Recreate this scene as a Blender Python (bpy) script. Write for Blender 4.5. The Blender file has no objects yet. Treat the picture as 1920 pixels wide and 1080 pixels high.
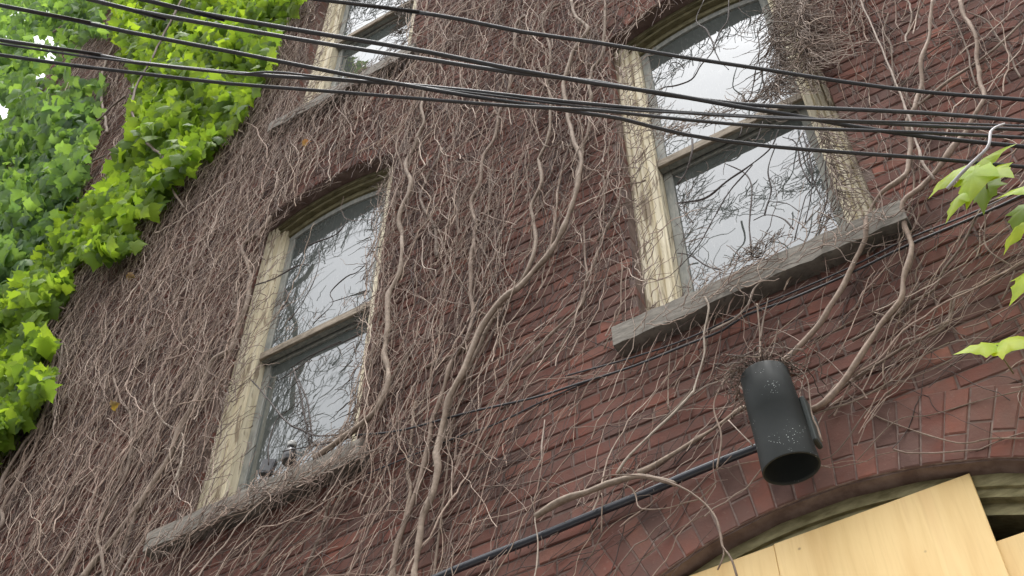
import bpy, bmesh, math, random
import numpy as np
from mathutils import Matrix, Vector
random.seed(7)
rng = np.random.default_rng(11)
R = math.radians
sc = bpy.context.scene
C = sc.collection

# ------------------------------------------------------------------ camera
FPX = 2340.0                      # focal length in pixels of the 1920 px wide photograph
CAM = np.array([0.0, -3.0, 1.6])
_v = np.array([5.0, -1860.0, FPX]); _hx = -6260.0
_hy = -(_hx * _v[0] + FPX * FPX) / _v[1]
_h = np.array([_hx, _hy, FPX])
UP = _v / np.linalg.norm(_v)      # image-space direction of world +Z
RT = -_h / np.linalg.norm(_h)     # image-space direction of world +X
NN = np.cross(RT, UP)             # image-space direction of world -Y
cam_d = bpy.data.cameras.new('camera')
cam_d.sensor_width = 36.0
cam_d.lens = 36.0 * FPX / 1920.0
cam_d.clip_start = 0.05
cam_d.clip_end = 2000.0
cam = bpy.data.objects.new('camera', cam_d)
C.objects.link(cam)
ax = Vector((RT[0], -NN[0], UP[0])); ay = -Vector((RT[1], -NN[1], UP[1])); az = -Vector((RT[2], -NN[2], UP[2]))
M = Matrix((ax, ay, az)).transposed().to_4x4()
M.translation = Vector(CAM)
cam.matrix_world = M
sc.camera = cam

# ------------------------------------------------------------------ light
SUN_EL, SUN_AZ = 80.0, 25.0
world = bpy.data.worlds.new('World'); sc.world = world; world.use_nodes = True
nt = world.node_tree; nt.nodes.clear()
wo = nt.nodes.new('ShaderNodeOutputWorld'); bg = nt.nodes.new('ShaderNodeBackground')
sky = nt.nodes.new('ShaderNodeTexSky'); sky.sky_type = 'NISHITA'; sky.sun_disc = False
sky.sun_elevation = R(SUN_EL); sky.sun_rotation = R(180 - SUN_AZ); sky.dust_density = 4.0; sky.air_density = 1.0
hs = nt.nodes.new('ShaderNodeHueSaturation'); hs.inputs['Saturation'].default_value = 0.10
nt.links.new(sky.outputs[0], hs.inputs['Color']); nt.links.new(hs.outputs[0], bg.inputs[0]); nt.links.new(bg.outputs[0], wo.inputs[0])
bg.inputs[1].default_value = 0.15
sun_d = bpy.data.lights.new('sun', 'SUN'); sun_d.energy = 0.6; sun_d.angle = R(20); sun_d.color = (1.0, 0.97, 0.93)
sun = bpy.data.objects.new('sun', sun_d); C.objects.link(sun)
sd = Vector((math.sin(R(SUN_AZ)) * math.cos(R(SUN_EL)), -math.cos(R(SUN_AZ)) * math.cos(R(SUN_EL)), math.sin(R(SUN_EL))))
sun.rotation_euler = sd.to_track_quat('Z', 'Y').to_euler()
sun.location = (0, -10, 20)
vs = sc.view_settings
vs.view_transform = 'Standard'; vs.look = 'None'; vs.gamma = 1.0; vs.use_curve_mapping = False
vs.exposure = 1.7
sc.cycles.filter_width = 1.5

# ------------------------------------------------------------------ where a point of the wall stands
def W(x, y, d=0.0):
    """the point at depth d in front of the wall that the photograph shows at pixel x, y"""
    x = np.asarray(x, float); y = np.asarray(y, float); d = np.asarray(d, float) + 0 * x
    r = np.stack([x - 960, y - 540, np.full_like(x, FPX)], -1)
    t = (3.0 - d) / -(r @ NN)
    return np.stack([r @ RT * t, -d, 1.6 + r @ UP * t], -1)
def WZ(x, y, z):
    r = np.array([x - 960.0, y - 540.0, FPX])
    t = (z - 1.6) / (r @ UP)
    return np.array([r @ RT * t, -3.0 + t * -(r @ NN), z])
def P(p):
    p = np.asarray(p, float)
    q = p[..., 0:1] * RT - (3.0 + p[..., 1:2]) * NN + (p[..., 2:3] - 1.6) * UP
    return 960 + FPX * q[..., 0] / q[..., 2], 540 + FPX * q[..., 1] / q[..., 2], q[..., 2]
def inside(poly, x, y):
    c = np.zeros(np.shape(x), bool); n = len(poly)
    for i in range(n):
        x1, y1 = poly[i]; x2, y2 = poly[(i + 1) % n]
        if y1 == y2: continue
        k = ((y1 > y) != (y2 > y)) & (x < (x2 - x1) * (y - y1) / (y2 - y1) + x1)
        c ^= k
    return c

# ------------------------------------------------------------------ materials
def new_mat(name):
    m = bpy.data.materials.new(name); m.use_nodes = True
    n = m.node_tree.nodes; b = n['Principled BSDF']
    return m, m.node_tree, b
def nd(t, kind, **kw):
    n = t.nodes.new(kind)
    for k, v in kw.items():
        if k in ('operation', 'blend_type', 'data_type', 'attribute_name', 'noise_dimensions', 'feature', 'wave_type', 'bands_direction'): setattr(n, k, v)
        else: n.inputs[k].default_value = v
    return n
def ramp(t, fac, stops):
    r = t.nodes.new('ShaderNodeValToRGB'); e = r.color_ramp.elements
    while len(e) < len(stops): e.new(0.5)
    for el, (p, c) in zip(e, stops): el.position = p; el.color = (*c, 1)
    t.links.new(fac, r.inputs[0]); return r
def coords(t, scale=(1, 1, 1), kind='Object'):
    tc = t.nodes.new('ShaderNodeTexCoord'); mp = t.nodes.new('ShaderNodeMapping')
    mp.inputs['Scale'].default_value = scale
    t.links.new(tc.outputs[kind], mp.inputs[0]); return mp.outputs[0]
def wpos(t, scale=(1, 1, 1)):
    g = t.nodes.new('ShaderNodeNewGeometry'); mp = t.nodes.new('ShaderNodeMapping')
    mp.inputs['Scale'].default_value = scale
    t.links.new(g.outputs['Position'], mp.inputs[0]); return mp.outputs[0]
def noise(t, vec, scale, detail=4, rough=0.6):
    n = nd(t, 'ShaderNodeTexNoise', Scale=scale, Detail=detail, Roughness=rough); t.links.new(vec, n.inputs['Vector']); return n.outputs['Fac']
def mix(t, fac, a, b, blend='MIX'):
    m = t.nodes.new('ShaderNodeMix'); m.data_type = 'RGBA'; m.blend_type = blend
    for s, v in ((m.inputs[0], fac), (m.inputs[6], a), (m.inputs[7], b)):
        if isinstance(v, bpy.types.NodeSocket): t.links.new(v, s)
        elif isinstance(v, tuple): s.default_value = (*v, 1)
        else: s.default_value = v
    return m.outputs[2]
def bump(t, b, h, strength=0.4, dist=0.004):
    n = nd(t, 'ShaderNodeBump', Strength=strength, Distance=dist); t.links.new(h, n.inputs['Height']); t.links.new(n.outputs[0], b.inputs['Normal'])
def attr(t, name='tint'):
    a = t.nodes.new('ShaderNodeAttribute'); a.attribute_name = name; return a.outputs['Color'], a.outputs['Fac']

def mat_brick():
    m, t, b = new_mat('old_red_brick'); v = wpos(t)
    col, _ = attr(t)
    n1 = noise(t, v, 9, 5); n2 = noise(t, v, 60, 4); n3 = noise(t, v, 2.2, 3)
    c = mix(t, ramp(t, n1, [(0.35, (0, 0, 0)), (0.7, (1, 1, 1))]).outputs[0], col, (0.150, 0.086, 0.070))
    c = mix(t, ramp(t, n3, [(0.45, (0, 0, 0)), (0.75, (.6, .6, .6))]).outputs[0], c, (0.098, 0.062, 0.052))
    c = mix(t, ramp(t, n2, [(0.62, (0, 0, 0)), (0.75, (.35, .35, .35))]).outputs[0], c, (0.27, 0.185, 0.15))
    t.links.new(c, b.inputs['Base Color']); b.inputs['Roughness'].default_value = 0.9; b.inputs['Specular IOR Level'].default_value = 0.15
    bump(t, b, n2, 0.5, 0.004); return m
def mat_noise(name, c1, c2, scale=8, rough=0.8, stretch=(1, 1, 1), bstr=0.3, lo=0.35, hi=0.65, third=None):
    m, t, b = new_mat(name); v = wpos(t, stretch)
    n = noise(t, v, scale, 6)
    c = ramp(t, n, [(lo, c1), (hi, c2)]).outputs[0]
    if third:
        n2 = noise(t, wpos(t, tuple(s * 2.3 for s in stretch)), scale * 1.7, 5)
        c = mix(t, ramp(t, n2, [(third[1], (0, 0, 0)), (third[1] + 0.1, (1, 1, 1))]).outputs[0], c, third[0])
    t.links.new(c, b.inputs['Base Color']); b.inputs['Roughness'].default_value = rough
    bump(t, b, n, bstr); return m
def mat_twig(name, k=1.0):
    m, t, b = new_mat(name); col, _ = attr(t)
    n = noise(t, wpos(t), 45, 3)
    c = mix(t, ramp(t, n, [(0.3, (.55, .55, .55)), (0.7, (1.15, 1.15, 1.15))]).outputs[0], (1, 1, 1), (1, 1, 1))
    mm = t.nodes.new('ShaderNodeMix'); mm.data_type = 'RGBA'; mm.blend_type = 'MULTIPLY'; mm.inputs[0].default_value = 1
    t.links.new(col, mm.inputs[6])
    r = ramp(t, n, [(0.3, (.6, .58, .56)), (0.7, (1, 1, 1))]); t.links.new(r.outputs[0], mm.inputs[7])
    t.links.new(mm.outputs[2], b.inputs['Base Color']); b.inputs['Roughness'].default_value = 0.8
    bump(t, b, n, 0.4, 0.003); return m
def mat_leaf(name):
    m, t, b = new_mat(name); col, _ = attr(t)
    v = wpos(t); n = noise(t, v, 14, 3)
    c = mix(t, ramp(t, n, [(0.3, (0, 0, 0)), (0.75, (.5, .5, .5))]).outputs[0], col, (0.13, 0.23, 0.02))
    t.links.new(c, b.inputs['Base Color']); b.inputs['Roughness'].default_value = 0.5; b.inputs['Specular IOR Level'].default_value = 0.22
    tr = t.nodes.new('ShaderNodeBsdfTranslucent')
    tc = mix(t, 1.0, c, (2.5, 2.3, 1.2), 'MULTIPLY'); t.links.new(tc, tr.inputs[0])
    ms = t.nodes.new('ShaderNodeMixShader'); ms.inputs[0].default_value = 0.5
    t.links.new(b.outputs[0], ms.inputs[1]); t.links.new(tr.outputs[0], ms.inputs[2])
    t.links.new(ms.outputs[0], t.nodes['Material Output'].inputs[0]); return m
def mat_glass():
    m, t, b = new_mat('old_window_glass'); v = wpos(t)
    out = t.nodes['Material Output']
    d = nd(t, 'ShaderNodeBsdfDiffuse'); d.inputs[0].default_value = (0.1, 0.105, 0.10, 1)
    n = noise(t, v, 4, 2); n2 = noise(t, wpos(t, (40, 40, 9)), 2, 4)
    dirt = ramp(t, n2, [(0.55, (.085, .095, .088)), (0.8, (.17, .17, .16))]); t.links.new(dirt.outputs[0], d.inputs[0])
    g = nd(t, 'ShaderNodeBsdfGlossy', Roughness=0.02); g.inputs[0].default_value = (0.97, 0.98, 1.0, 1)
    bp = nd(t, 'ShaderNodeBump', Strength=0.05, Distance=0.02); t.links.new(n, bp.inputs['Height']); t.links.new(bp.outputs[0], g.inputs['Normal'])
    f = nd(t, 'ShaderNodeFresnel', IOR=GLASS_IOR)
    ms = t.nodes.new('ShaderNodeMixShader')
    t.links.new(f.outputs[0], ms.inputs[0]); t.links.new(d.outputs[0], ms.inputs[1]); t.links.new(g.outputs[0], ms.inputs[2])
    t.links.new(ms.outputs[0], out.inputs[0]); return m
def mat_plain(name, c, rough=0.5, metal=0.0):
    m, t, b = new_mat(name)
    n = noise(t, wpos(t), 25, 4)
    r = ramp(t, n, [(0.3, tuple(x * 0.75 for x in c)), (0.7, tuple(min(1, x * 1.2) for x in c))])
    t.links.new(r.outputs[0], b.inputs['Base Color']); b.inputs['Roughness'].default_value = rough; b.inputs['Metallic'].default_value = metal
    return m
def mat_lamp():
    m, t, b = new_mat('chalky_dark_metal'); v = wpos(t)
    n = noise(t, v, 6, 4)
    base = ramp(t, n, [(0.3, (.019, .022, .021)), (0.7, (.030, .033, .031))]).outputs[0]
    vo = nd(t, 'ShaderNodeTexVoronoi', Scale=140.0); t.links.new(v, vo.inputs['Vector'])
    sp = ramp(t, vo.outputs['Distance'], [(0.13, (1, 1, 1)), (0.22, (0, 0, 0))]).outputs[0]
    cl = ramp(t, noise(t, v, 11, 2), [(0.60, (0, 0, 0)), (0.66, (1, 1, 1))]).outputs[0]
    f = mix(t, 1.0, sp, cl, 'MULTIPLY')
    c = mix(t, f, base, (0.5, 0.52, 0.5))
    t.links.new(c, b.inputs['Base Color']); b.inputs['Roughness'].default_value = 0.6; b.inputs['Specular IOR Level'].default_value = 0.25; return m
def mat_ply():
    m, t, b = new_mat('yellow_plywood')
    w = noise(t, wpos(t, (7, 1, 0.7)), 1.6, 5)
    s = noise(t, wpos(t, (40, 1, 2.0)), 2, 4)
    c = ramp(t, w, [(0.3, (0.66, 0.43, 0.17)), (0.55, (0.76, 0.54, 0.24)), (0.75, (0.70, 0.46, 0.20))]).outputs[0]
    c = mix(t, ramp(t, s, [(0.5, (0, 0, 0)), (0.8, (.35, .35, .35))]).outputs[0], c, (0.55, 0.34, 0.13))
    k = nd(t, 'ShaderNodeTexVoronoi', Scale=6.0); t.links.new(wpos(t), k.inputs['Vector'])
    c = mix(t, ramp(t, k.outputs['Distance'], [(0.02, (.8, .8, .8)), (0.045, (0, 0, 0))]).outputs[0], c, (0.2, 0.11, 0.05))
    t.links.new(c, b.inputs['Base Color']); b.inputs['Roughness'].default_value = 0.6
    bump(t, b, s, 0.08, 0.002); return m
def mat_cream():
    m, t, b = new_mat('flaking_cream_paint')
    v = wpos(t, (30, 30, 2.2)); n = noise(t, v, 1.2, 6); n2 = noise(t, wpos(t, (16, 16, 2.2)), 2.0, 7)
    c = ramp(t, n, [(0.3, (0.44, 0.37, 0.23)), (0.6, (0.70, 0.63, 0.47))]).outputs[0]
    c = mix(t, ramp(t, n2, [(0.55, (0, 0, 0)), (0.62, (.9, .9, .9))]).outputs[0], c, (0.22, 0.165, 0.105))
    t.links.new(c, b.inputs['Base Color']); b.inputs['Roughness'].default_value = 0.75
    bump(t, b, n2, 0.4, 0.004); return m
GLASS_IOR = 2.2
MB = mat_brick()
MMORTAR = mat_noise('dirty_mortar', (.105, .064, .050), (.20, .14, .115), 18, lo=.4, hi=.75)
MTWIG = mat_twig('dry_bark')
MLEAF = mat_leaf('creeper_leaf')
MGLASS = mat_glass()
MCREAM = mat_cream()
MSILL = mat_noise('weathered_grey_sill', (.095, .085, .070), (.235, .21, .175), 7, 0.9, (2, 2, 9), 0.6, 0.3, 0.7, third=((.09, .085, .075), 0.58))
MOLIVE = mat_noise('mossy_olive_wood', (.085, .072, .030), (.19, .165, .085), 5, 0.8, (3, 9, 9), 0.3)
MSASH = mat_noise('grey_sash_paint', (.16, .165, .15), (.28, .275, .235), 6, 0.7, (8, 8, 2))
MRAIL = mat_noise('worn_brown_rail', (.14, .11, .075), (.34, .28, .21), 7, 0.8, (2, 9, 9), 0.4)
MPLY = mat_ply()
MLAMP = mat_lamp()
MDARK = mat_plain('dark_inside', (.012, .012, .012), 0.9)  # near-black colour painted for the unlit rooms behind the openings
MCABLE = mat_plain('black_cable', (.026, .026, .028), 0.5)
MGREYCABLE = mat_plain('grey_cable', (.05, .05, .052), 0.45)
MCOND = mat_noise('glossy_black_conduit', (.024, .025, .031), (.032, .033, .040), 2, 0.16, (1, 1, 1), 0.0)
MROD = mat_plain('bare_grey_metal', (.40, .38, .38), 0.5, 0.1)
MSTEEL = mat_plain('painted_bracket', (.035, .042, .038), 0.6)
MASPH = mat_noise('asphalt', (.04, .04, .04), (.06, .06, .06), 30)
MPAVE = mat_noise('concrete_pavement', (.26, .25, .24), (.36, .35, .33), 4)

# ------------------------------------------------------------------ object helpers
def tag(o, label=None, cat=None, group=None, kind=None):
    for k, v in (('label', label), ('category', cat), ('group', group), ('kind', kind)):
        if v: o[k] = v
    return o
def link(name, me, parent=None):
    o = bpy.data.objects.new(name, me); C.objects.link(o)
    if parent:
        o.parent = parent
        o.matrix_parent_inverse = parent_world(parent).inverted()
    return o
def parent_world(p):
    m = Matrix.LocRotScale(p.location, p.rotation_euler, p.scale)
    return m if p.parent is None else parent_world(p.parent) @ p.matrix_parent_inverse @ m
def empty(name, loc):
    o = bpy.data.objects.new(name, None); C.objects.link(o); o.location = loc; o.empty_display_size = 0.2; return o
def mesh(name, verts, faces, mat, smooth=False, tint=None):
    me = bpy.data.meshes.new(name); me.from_pydata([tuple(map(float, v)) for v in verts], [], faces); 
    me.materials.append(mat)
    if smooth: me.polygons.foreach_set('use_smooth', [True] * len(me.polygons))
    if tint is not None: set_tint(me, tint)
    me.update(); return me
def set_tint(me, tint):
    a = me.color_attributes.new('tint', 'FLOAT_COLOR', 'POINT')
    t = np.ones((len(me.vertices), 4), np.float32); t[:, :3] = tint
    a.data.foreach_set('color', t.ravel())
def np_mesh(name, v, f, mat, tint=None, smooth=True):
    """v (n,3), f (m,k) all faces of one size"""
    me = bpy.data.meshes.new(name); k = f.shape[1]
    me.vertices.add(len(v)); me.vertices.foreach_set('co', np.ascontiguousarray(v, np.float32).ravel())
    me.loops.add(f.size); me.loops.foreach_set('vertex_index', np.ascontiguousarray(f, np.int32).ravel())
    me.polygons.add(len(f)); me.polygons.foreach_set('loop_start', np.arange(0, f.size, k, dtype=np.int32))
    me.polygons.foreach_set('loop_total', np.full(len(f), k, np.int32))
    if smooth: me.polygons.foreach_set('use_smooth', np.ones(len(f), bool))
    me.materials.append(mat); me.update(calc_edges=True)
    if tint is not None: set_tint(me, tint)
    return me
class Geo:
    def __init__(s): s.v = []; s.f = []
    def box(s, x0, x1, y0, y1, z0, z1, j=0.0):
        b = len(s.v)
        for z in (z0, z1):
            for x, y in ((x0, y0), (x1, y0), (x1, y1), (x0, y1)):
                s.v.append((x + random.uniform(-j, j), y + random.uniform(-j, j), z + random.uniform(-j, j)))
        s.f += [tuple(b + i for i in q) for q in ((0, 3, 2, 1), (4, 5, 6, 7), (0, 1, 5, 4), (1, 2, 6, 5), (2, 3, 7, 6), (3, 0, 4, 7))]; return s
    def prism(s, prof, a, b, axis='z'):
        """closed profile of (p,q) run from a to b along an axis"""
        n = len(prof); o = len(s.v)
        for t in (a, b):
            for p, q in prof:
                s.v.append((p, q, t) if axis == 'z' else (t, p, q))
        s.f += [(o + i, o + (i + 1) % n, o + n + (i + 1) % n, o + n + i) for i in range(n)]
        s.f += [tuple(o + i for i in reversed(range(n))), tuple(o + n + i for i in range(n))]; return s
    def strip(s, rings):
        """rings: list of equal-length closed sections"""
        o = len(s.v); n = len(rings[0])
        for r in rings: s.v += [tuple(p) for p in r]
        for k in range(len(rings) - 1):
            s.f += [(o + k * n + i, o + k * n + (i + 1) % n, o + (k + 1) * n + (i + 1) % n, o + (k + 1) * n + i) for i in range(n)]
        s.f += [tuple(o + i for i in reversed(range(n))), tuple(o + (len(rings) - 1) * n + i for i in range(n))]; return s
    def mesh(s, name, mat, smooth=False, tint=None, bev=0.0):
        me = mesh(name, s.v, s.f, mat, smooth, tint)
        bm = bmesh.new(); bm.from_mesh(me)
        if bev: bmesh.ops.bevel(bm, geom=bm.edges[:], offset=bev, segments=1, affect='EDGES', clamp_overlap=True)
        bmesh.ops.recalc_face_normals(bm, faces=bm.faces); bm.to_mesh(me); bm.free(); return me
def tubes(lines, radii, sides=3, tints=None):
    """many polylines to one vertex/face array"""
    V = []; F = []; T = []; o = 0
    a = np.arange(sides) * 2 * np.pi / sides
    ca, sa = np.cos(a), np.sin(a)
    for i, (p, r) in enumerate(zip(lines, radii)):
        p = np.asarray(p); n = len(p)
        t = np.gradient(p, axis=0); t /= np.linalg.norm(t, axis=1, keepdims=True) + 1e-9
        s = np.cross(t, (0.05, -1.0, 0.02)); s /= np.linalg.norm(s, axis=1, keepdims=True) + 1e-9
        q = np.cross(s, t)
        r = np.broadcast_to(np.asarray(r, float), (n,))
        ring = p[:, None, :] + r[:, None, None] * (ca[None, :, None] * s[:, None, :] + sa[None, :, None] * q[:, None, :])
        V.append(ring.reshape(-1, 3))
        k = np.arange(n - 1)[:, None] * sides + o; j = np.arange(sides)[None, :]; j2 = (j + 1) % sides
        F.append(np.stack([k + j, k + j2, k + sides + j2, k + sides + j], -1).reshape(-1, 4))
        if tints is not None: T.append(np.broadcast_to(tints[i], (n * sides, 3)))
        o += n * sides
    return np.concatenate(V), np.concatenate(F), (np.concatenate(T) if tints is not None else None)
def smooth_line(pts, step=0.03):
    """Catmull-Rom through the points"""
    p = np.asarray(pts, float)
    if len(p) == 2: p = np.array([p[0], p.mean(0), p[1]])
    q = np.vstack([2 * p[0] - p[1], p, 2 * p[-1] - p[-2]])
    out = []
    for i in range(1, len(q) - 2):
        n = max(2, int(np.linalg.norm(q[i + 1] - q[i]) / step))
        t = np.linspace(0, 1, n, endpoint=False)[:, None]
        out.append(0.5 * (2 * q[i] + (q[i + 1] - q[i - 1]) * t + (2 * q[i - 1] - 5 * q[i] + 4 * q[i + 1] - q[i + 2]) * t ** 2 + (-q[i - 1] + 3 * q[i] - 3 * q[i + 1] + q[i + 2]) * t ** 3))
    out.append(q[-2][None]); return np.concatenate(out)
def tube_obj(name, pts, r, mat, parent=None, sides=8, tint=None, step=0.03, wob=0.0, caps=True):
    p = smooth_line(pts, step); n = len(p)
    if np.ndim(r): r = np.interp(np.linspace(0, 1, n), np.linspace(0, 1, len(r)), r)
    else: r = np.full(n, float(r))
    if wob:
        k = np.interp(np.arange(n), np.arange(0, n + 6, 3), rng.normal(0, 1, len(np.arange(0, n + 6, 3))))
        r = r * (1 + wob * k)
        for c in (0, 2):
            p[:, c] += np.interp(np.arange(n), np.arange(0, n + 8, 4), rng.normal(0, 1, len(np.arange(0, n + 8, 4)))) * r * 0.45
    if caps:
        p = np.vstack([p[0] - (p[1] - p[0]) * 1e-3, p, p[-1] + (p[-1] - p[-2]) * 1e-3]); r = np.concatenate([[r[0] * .05], r, [r[-1] * .05]])
    v, f, _ = tubes([p], [r], sides)
    return link(name, np_mesh(name, v, f, mat, tint), parent)

# ------------------------------------------------------------------ the setting: street below
def sheet(name, x0, x1, y0, y1, z, mat):
    o = link(name, mesh(name, [(x0, y0, z), (x1, y0, z), (x1, y1, z), (x0, y1, z)], [(0, 1, 2, 3)], mat)); o['kind'] = 'structure'; return o
sheet('road', -400, 400, -400, 400, 0.0, MASPH)
g = Geo().box(-40, 40, -1.9, 0.5, 0.004, 0.13)
o = link('pavement', g.mesh('pavement', MPAVE, bev=0.01)); o['kind'] = 'structure'

# ------------------------------------------------------------------ brick building
XL, XR, ZT = -7.6, 2.6, 15.5
WIN = [dict(cx=-0.71, z0=5.38), dict(cx=-3.10, z0=5.38), dict(cx=-3.10, z0=8.97), dict(cx=-0.71, z0=8.97)]
for w in WIN: w.update(hw=0.5, zs=w['z0'] + 2.40, rise=0.12)
for w in WIN:
    w['r'] = (w['hw'] ** 2 + w['rise'] ** 2) / (2 * w['rise']); w['zc'] = w['zs'] + w['rise'] - w['r']; w['ring'] = 0.21
AX, AZ, AR, AHW = -0.725, 2.785, 1.47, 1.25
LOW = dict(cx=AX, z0=0.6, hw=AHW, zs=AZ + math.sqrt(AR ** 2 - AHW ** 2), r=AR, zc=AZ, ring=0.28)
OPEN = WIN + [LOW]
def head(w, off=0.0, n=14):
    """points of the arched head from right to left"""
    r = w['r'] - off; a = math.asin(min(1, (w['hw'] - off) / r))
    return [(w['cx'] + r * math.sin(t), w['zc'] + r * math.cos(t)) for t in np.linspace(a, -a, n)]
def outline(w): return [(w['cx'] - w['hw'], w['z0']), (w['cx'] + w['hw'], w['z0'])] + head(w)

bld = empty('brick_building', (-2.5, 0, 0))
tag(bld, 'old red brick building overgrown with bare vines, with arched sash windows and a boarded shopfront', 'building')
bm = bmesh.new()
edges = []
def loop(pts):
    vsx = [bm.verts.new((x, 0.0045, z)) for x, z in pts]
    return [bm.edges.new((vsx[i], vsx[(i + 1) % len(vsx)])) for i in range(len(vsx))]
edges += loop([(XL, 0), (XR, 0), (XR, ZT), (XL, ZT)])
for w in OPEN: edges += loop(outline(w))
bmesh.ops.triangle_fill(bm, use_beauty=True, use_dissolve=False, edges=edges)
for w in OPEN:
    ol = outline(w); n = len(ol)
    fr = [bm.verts.new((x, 0.005, z)) for x, z in ol]; bk = [bm.verts.new((x, 0.34, z)) for x, z in ol]
    for i in range(n): bm.faces.new((fr[i], fr[(i + 1) % n], bk[(i + 1) % n], bk[i]))
for x in (XL + 0.001, XR - 0.001):
    bm.faces.new([bm.verts.new(p) for p in ((x, 0.012, 0), (x, 7, 0), (x, 7, ZT), (x, 0.012, ZT))])
bm.faces.new([bm.verts.new(p) for p in ((XL, 0.012, ZT), (XR, 0.012, ZT), (XR, 7, ZT), (XL, 7, ZT))])
bm.faces.new([bm.verts.new(p) for p in ((XL, 7, 0), (XR, 7, 0), (XR, 7, ZT), (XL, 7, ZT))])
me = bpy.data.meshes.new('wall'); bm.to_mesh(me); bm.free(); me.materials.append(MMORTAR)
wall = link('wall', me, bld)

# bricks ------------------------------------------------------------
BL, BH, BJ = 0.205, 0.0575, 0.0085
def brick_block(cx, cz, l, h, depth, proud, ang=0.0, jit=0.0015, tap=0.0):
    c = 0.004; v = []
    for (ox, oz), y in [((l / 2 - c, h / 2 - c), -proud), ((l / 2, h / 2), -proud + c), ((l / 2, h / 2), depth)]:
        for sx, sz in ((-1, -1), (1, -1), (1, 1), (-1, 1)):
            px, pz = sx * ox * (1 + tap * sz) + random.uniform(-jit, jit), sz * oz + random.uniform(-jit, jit)
            v.append((cx + px * math.cos(ang) - pz * math.sin(ang), y + random.uniform(-jit, jit) * .5, cz + px * math.sin(ang) + pz * math.cos(ang)))
    f = [(0, 1, 2, 3)]
    for k in (0, 4): f += [(k + i, k + 4 + i, k + 4 + (i + 1) % 4, k + (i + 1) % 4) for i in range(4)]
    return v, f
PAL = [(.168, .067, .050), (.144, .059, .045), (.195, .077, .055), (.122, .058, .046), (.150, .074, .058), (.225, .100, .072), (.088, .050, .042)]
def ptint():
    c = np.array(random.choices(PAL, [5, 5, 3, 4, 3, 1.3, 2])[0]) * random.uniform(.98, 1.32); return c
bricks = []     # cx, cz, l, h, depth, proud, ang
def pieces(x0, x1, z):
    """the part of a brick left by the openings"""
    for w in OPEN:
        a, b = w['cx'] - w['hw'], w['cx'] + w['hw']
        if z + BH / 2 < w['z0'] - 0.0 or x1 <= a or x0 >= b: pass
        elif z < w['zs']:
            if x0 >= a and x1 <= b: return None
            if x0 < a: x1 = a
            else: x0 = b
            continue
        ro = w['r'] + w['ring']; t = (x0 + x1) / 2
        if z > w['zs'] - 0.08 and abs(t - w['cx']) < w['hw'] + 0.28:
            # cut back along the outer curve of the arch
            lo, hi = z - BH / 2 - .004, z + BH / 2 + .004
            dz = hi - w['zc']
            if dz < ro:
                half = math.sqrt(max(ro * ro - dz * dz, 0)); half = min(half, (w['hw']) * ro / w['r'])
                if abs(t - w['cx']) < half and x0 > w['cx'] - half and x1 < w['cx'] + half: return None
                if x0 < w['cx'] - half < x1: x1 = w['cx'] - half
                elif x0 < w['cx'] + half < x1: x0 = w['cx'] + half
        if x1 - x0 < 0.03: return None
    return (x0, x1) if x1 - x0 > 0.03 else None
row = 0; z = 2.9
while z < 14.5:
    header = row % 6 == 3
    l = 0.098 if header else BL
    x = XL + 0.01 - (l + BJ) * (0.5 if row % 2 else 0.0) + random.uniform(-.01, .01)
    while x < 1.6:
        ll = l * random.uniform(.97, 1.02)
        q = pieces(max(x, XL + .003), x + ll, z)
        if q and q[1] > XL: bricks.append(((q[0] + q[1]) / 2, z + random.uniform(-.0015, .0015), q[1] - q[0], BH * random.uniform(.95, 1.03), 0.11, random.uniform(-.0005, .0035), random.gauss(0, .004), 'brick', 0.0))
        x += ll + BJ
    z += BH + BJ; row += 1
# the arches: voussoirs laid on the curve
def ring(w, name):
    a = math.asin(min(1, w['hw'] / w['r'])) * 0.999; r0, r1 = w['r'], w['r'] + w['ring']
    n = int(2 * a * w['r'] / 0.066); k = 0
    for i in range(n):
        t = -a + (i + .5) * 2 * a / n
        cuts = [[r0, r0 + .5 * (r1 - r0), r1], [r0, r0 + .36 * (r1 - r0), r1], [r0, r1]][(0, 1, 0, 2, 1)[i % 5]] if w is LOW else [r0, r0 + .5 * (r1 - r0), r1]
        for c0, c1 in zip(cuts[:-1], cuts[1:]):
            rm = (c0 + c1) / 2
            wid = 2 * a * rm / n - 0.0045
            bricks.append((w['cx'] + rm * math.sin(t), w['zc'] + rm * math.cos(t), wid, c1 - c0 - 0.006, 0.20, 0.006 + random.uniform(-.0005, .002), -t, name, (c1 - c0) / 2 / rm))
for w in WIN: ring(w, 'brick')
ring(LOW, 'arch_brick')

def arc_band(w, o0, o1, y0, y1, n=16):
    """solid band along the arched head between two offsets"""
    A = head(w, o0, n); Bq = head(w, o1, n)
    return [[(a[0], y0, a[1]), (a[0], y1, a[1]), (b[0], y1, b[1]), (b[0], y0, b[1])] for a, b in zip(A, Bq)]
LA = dict(LOW); LA['hw'] = AHW * (AR + .279) / AR; LA['r'] = AR + .279
rings = []
for t in np.linspace(-1, 1, 60) * math.asin(AHW / AR) * .998:
    rings.append([(AX + r * math.sin(t), y, AZ + r * math.cos(t)) for r, y in ((AR + .002, -.0028), (AR + .002, .19), (AR + .279, .19), (AR + .279, -.0028))])
link('mortar', Geo().strip(rings).mesh('mortar', mat_noise('pale_arch_mortar', (.125, .078, .062), (.27, .20, .165), 22, lo=.45, hi=.75)), wall)

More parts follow.
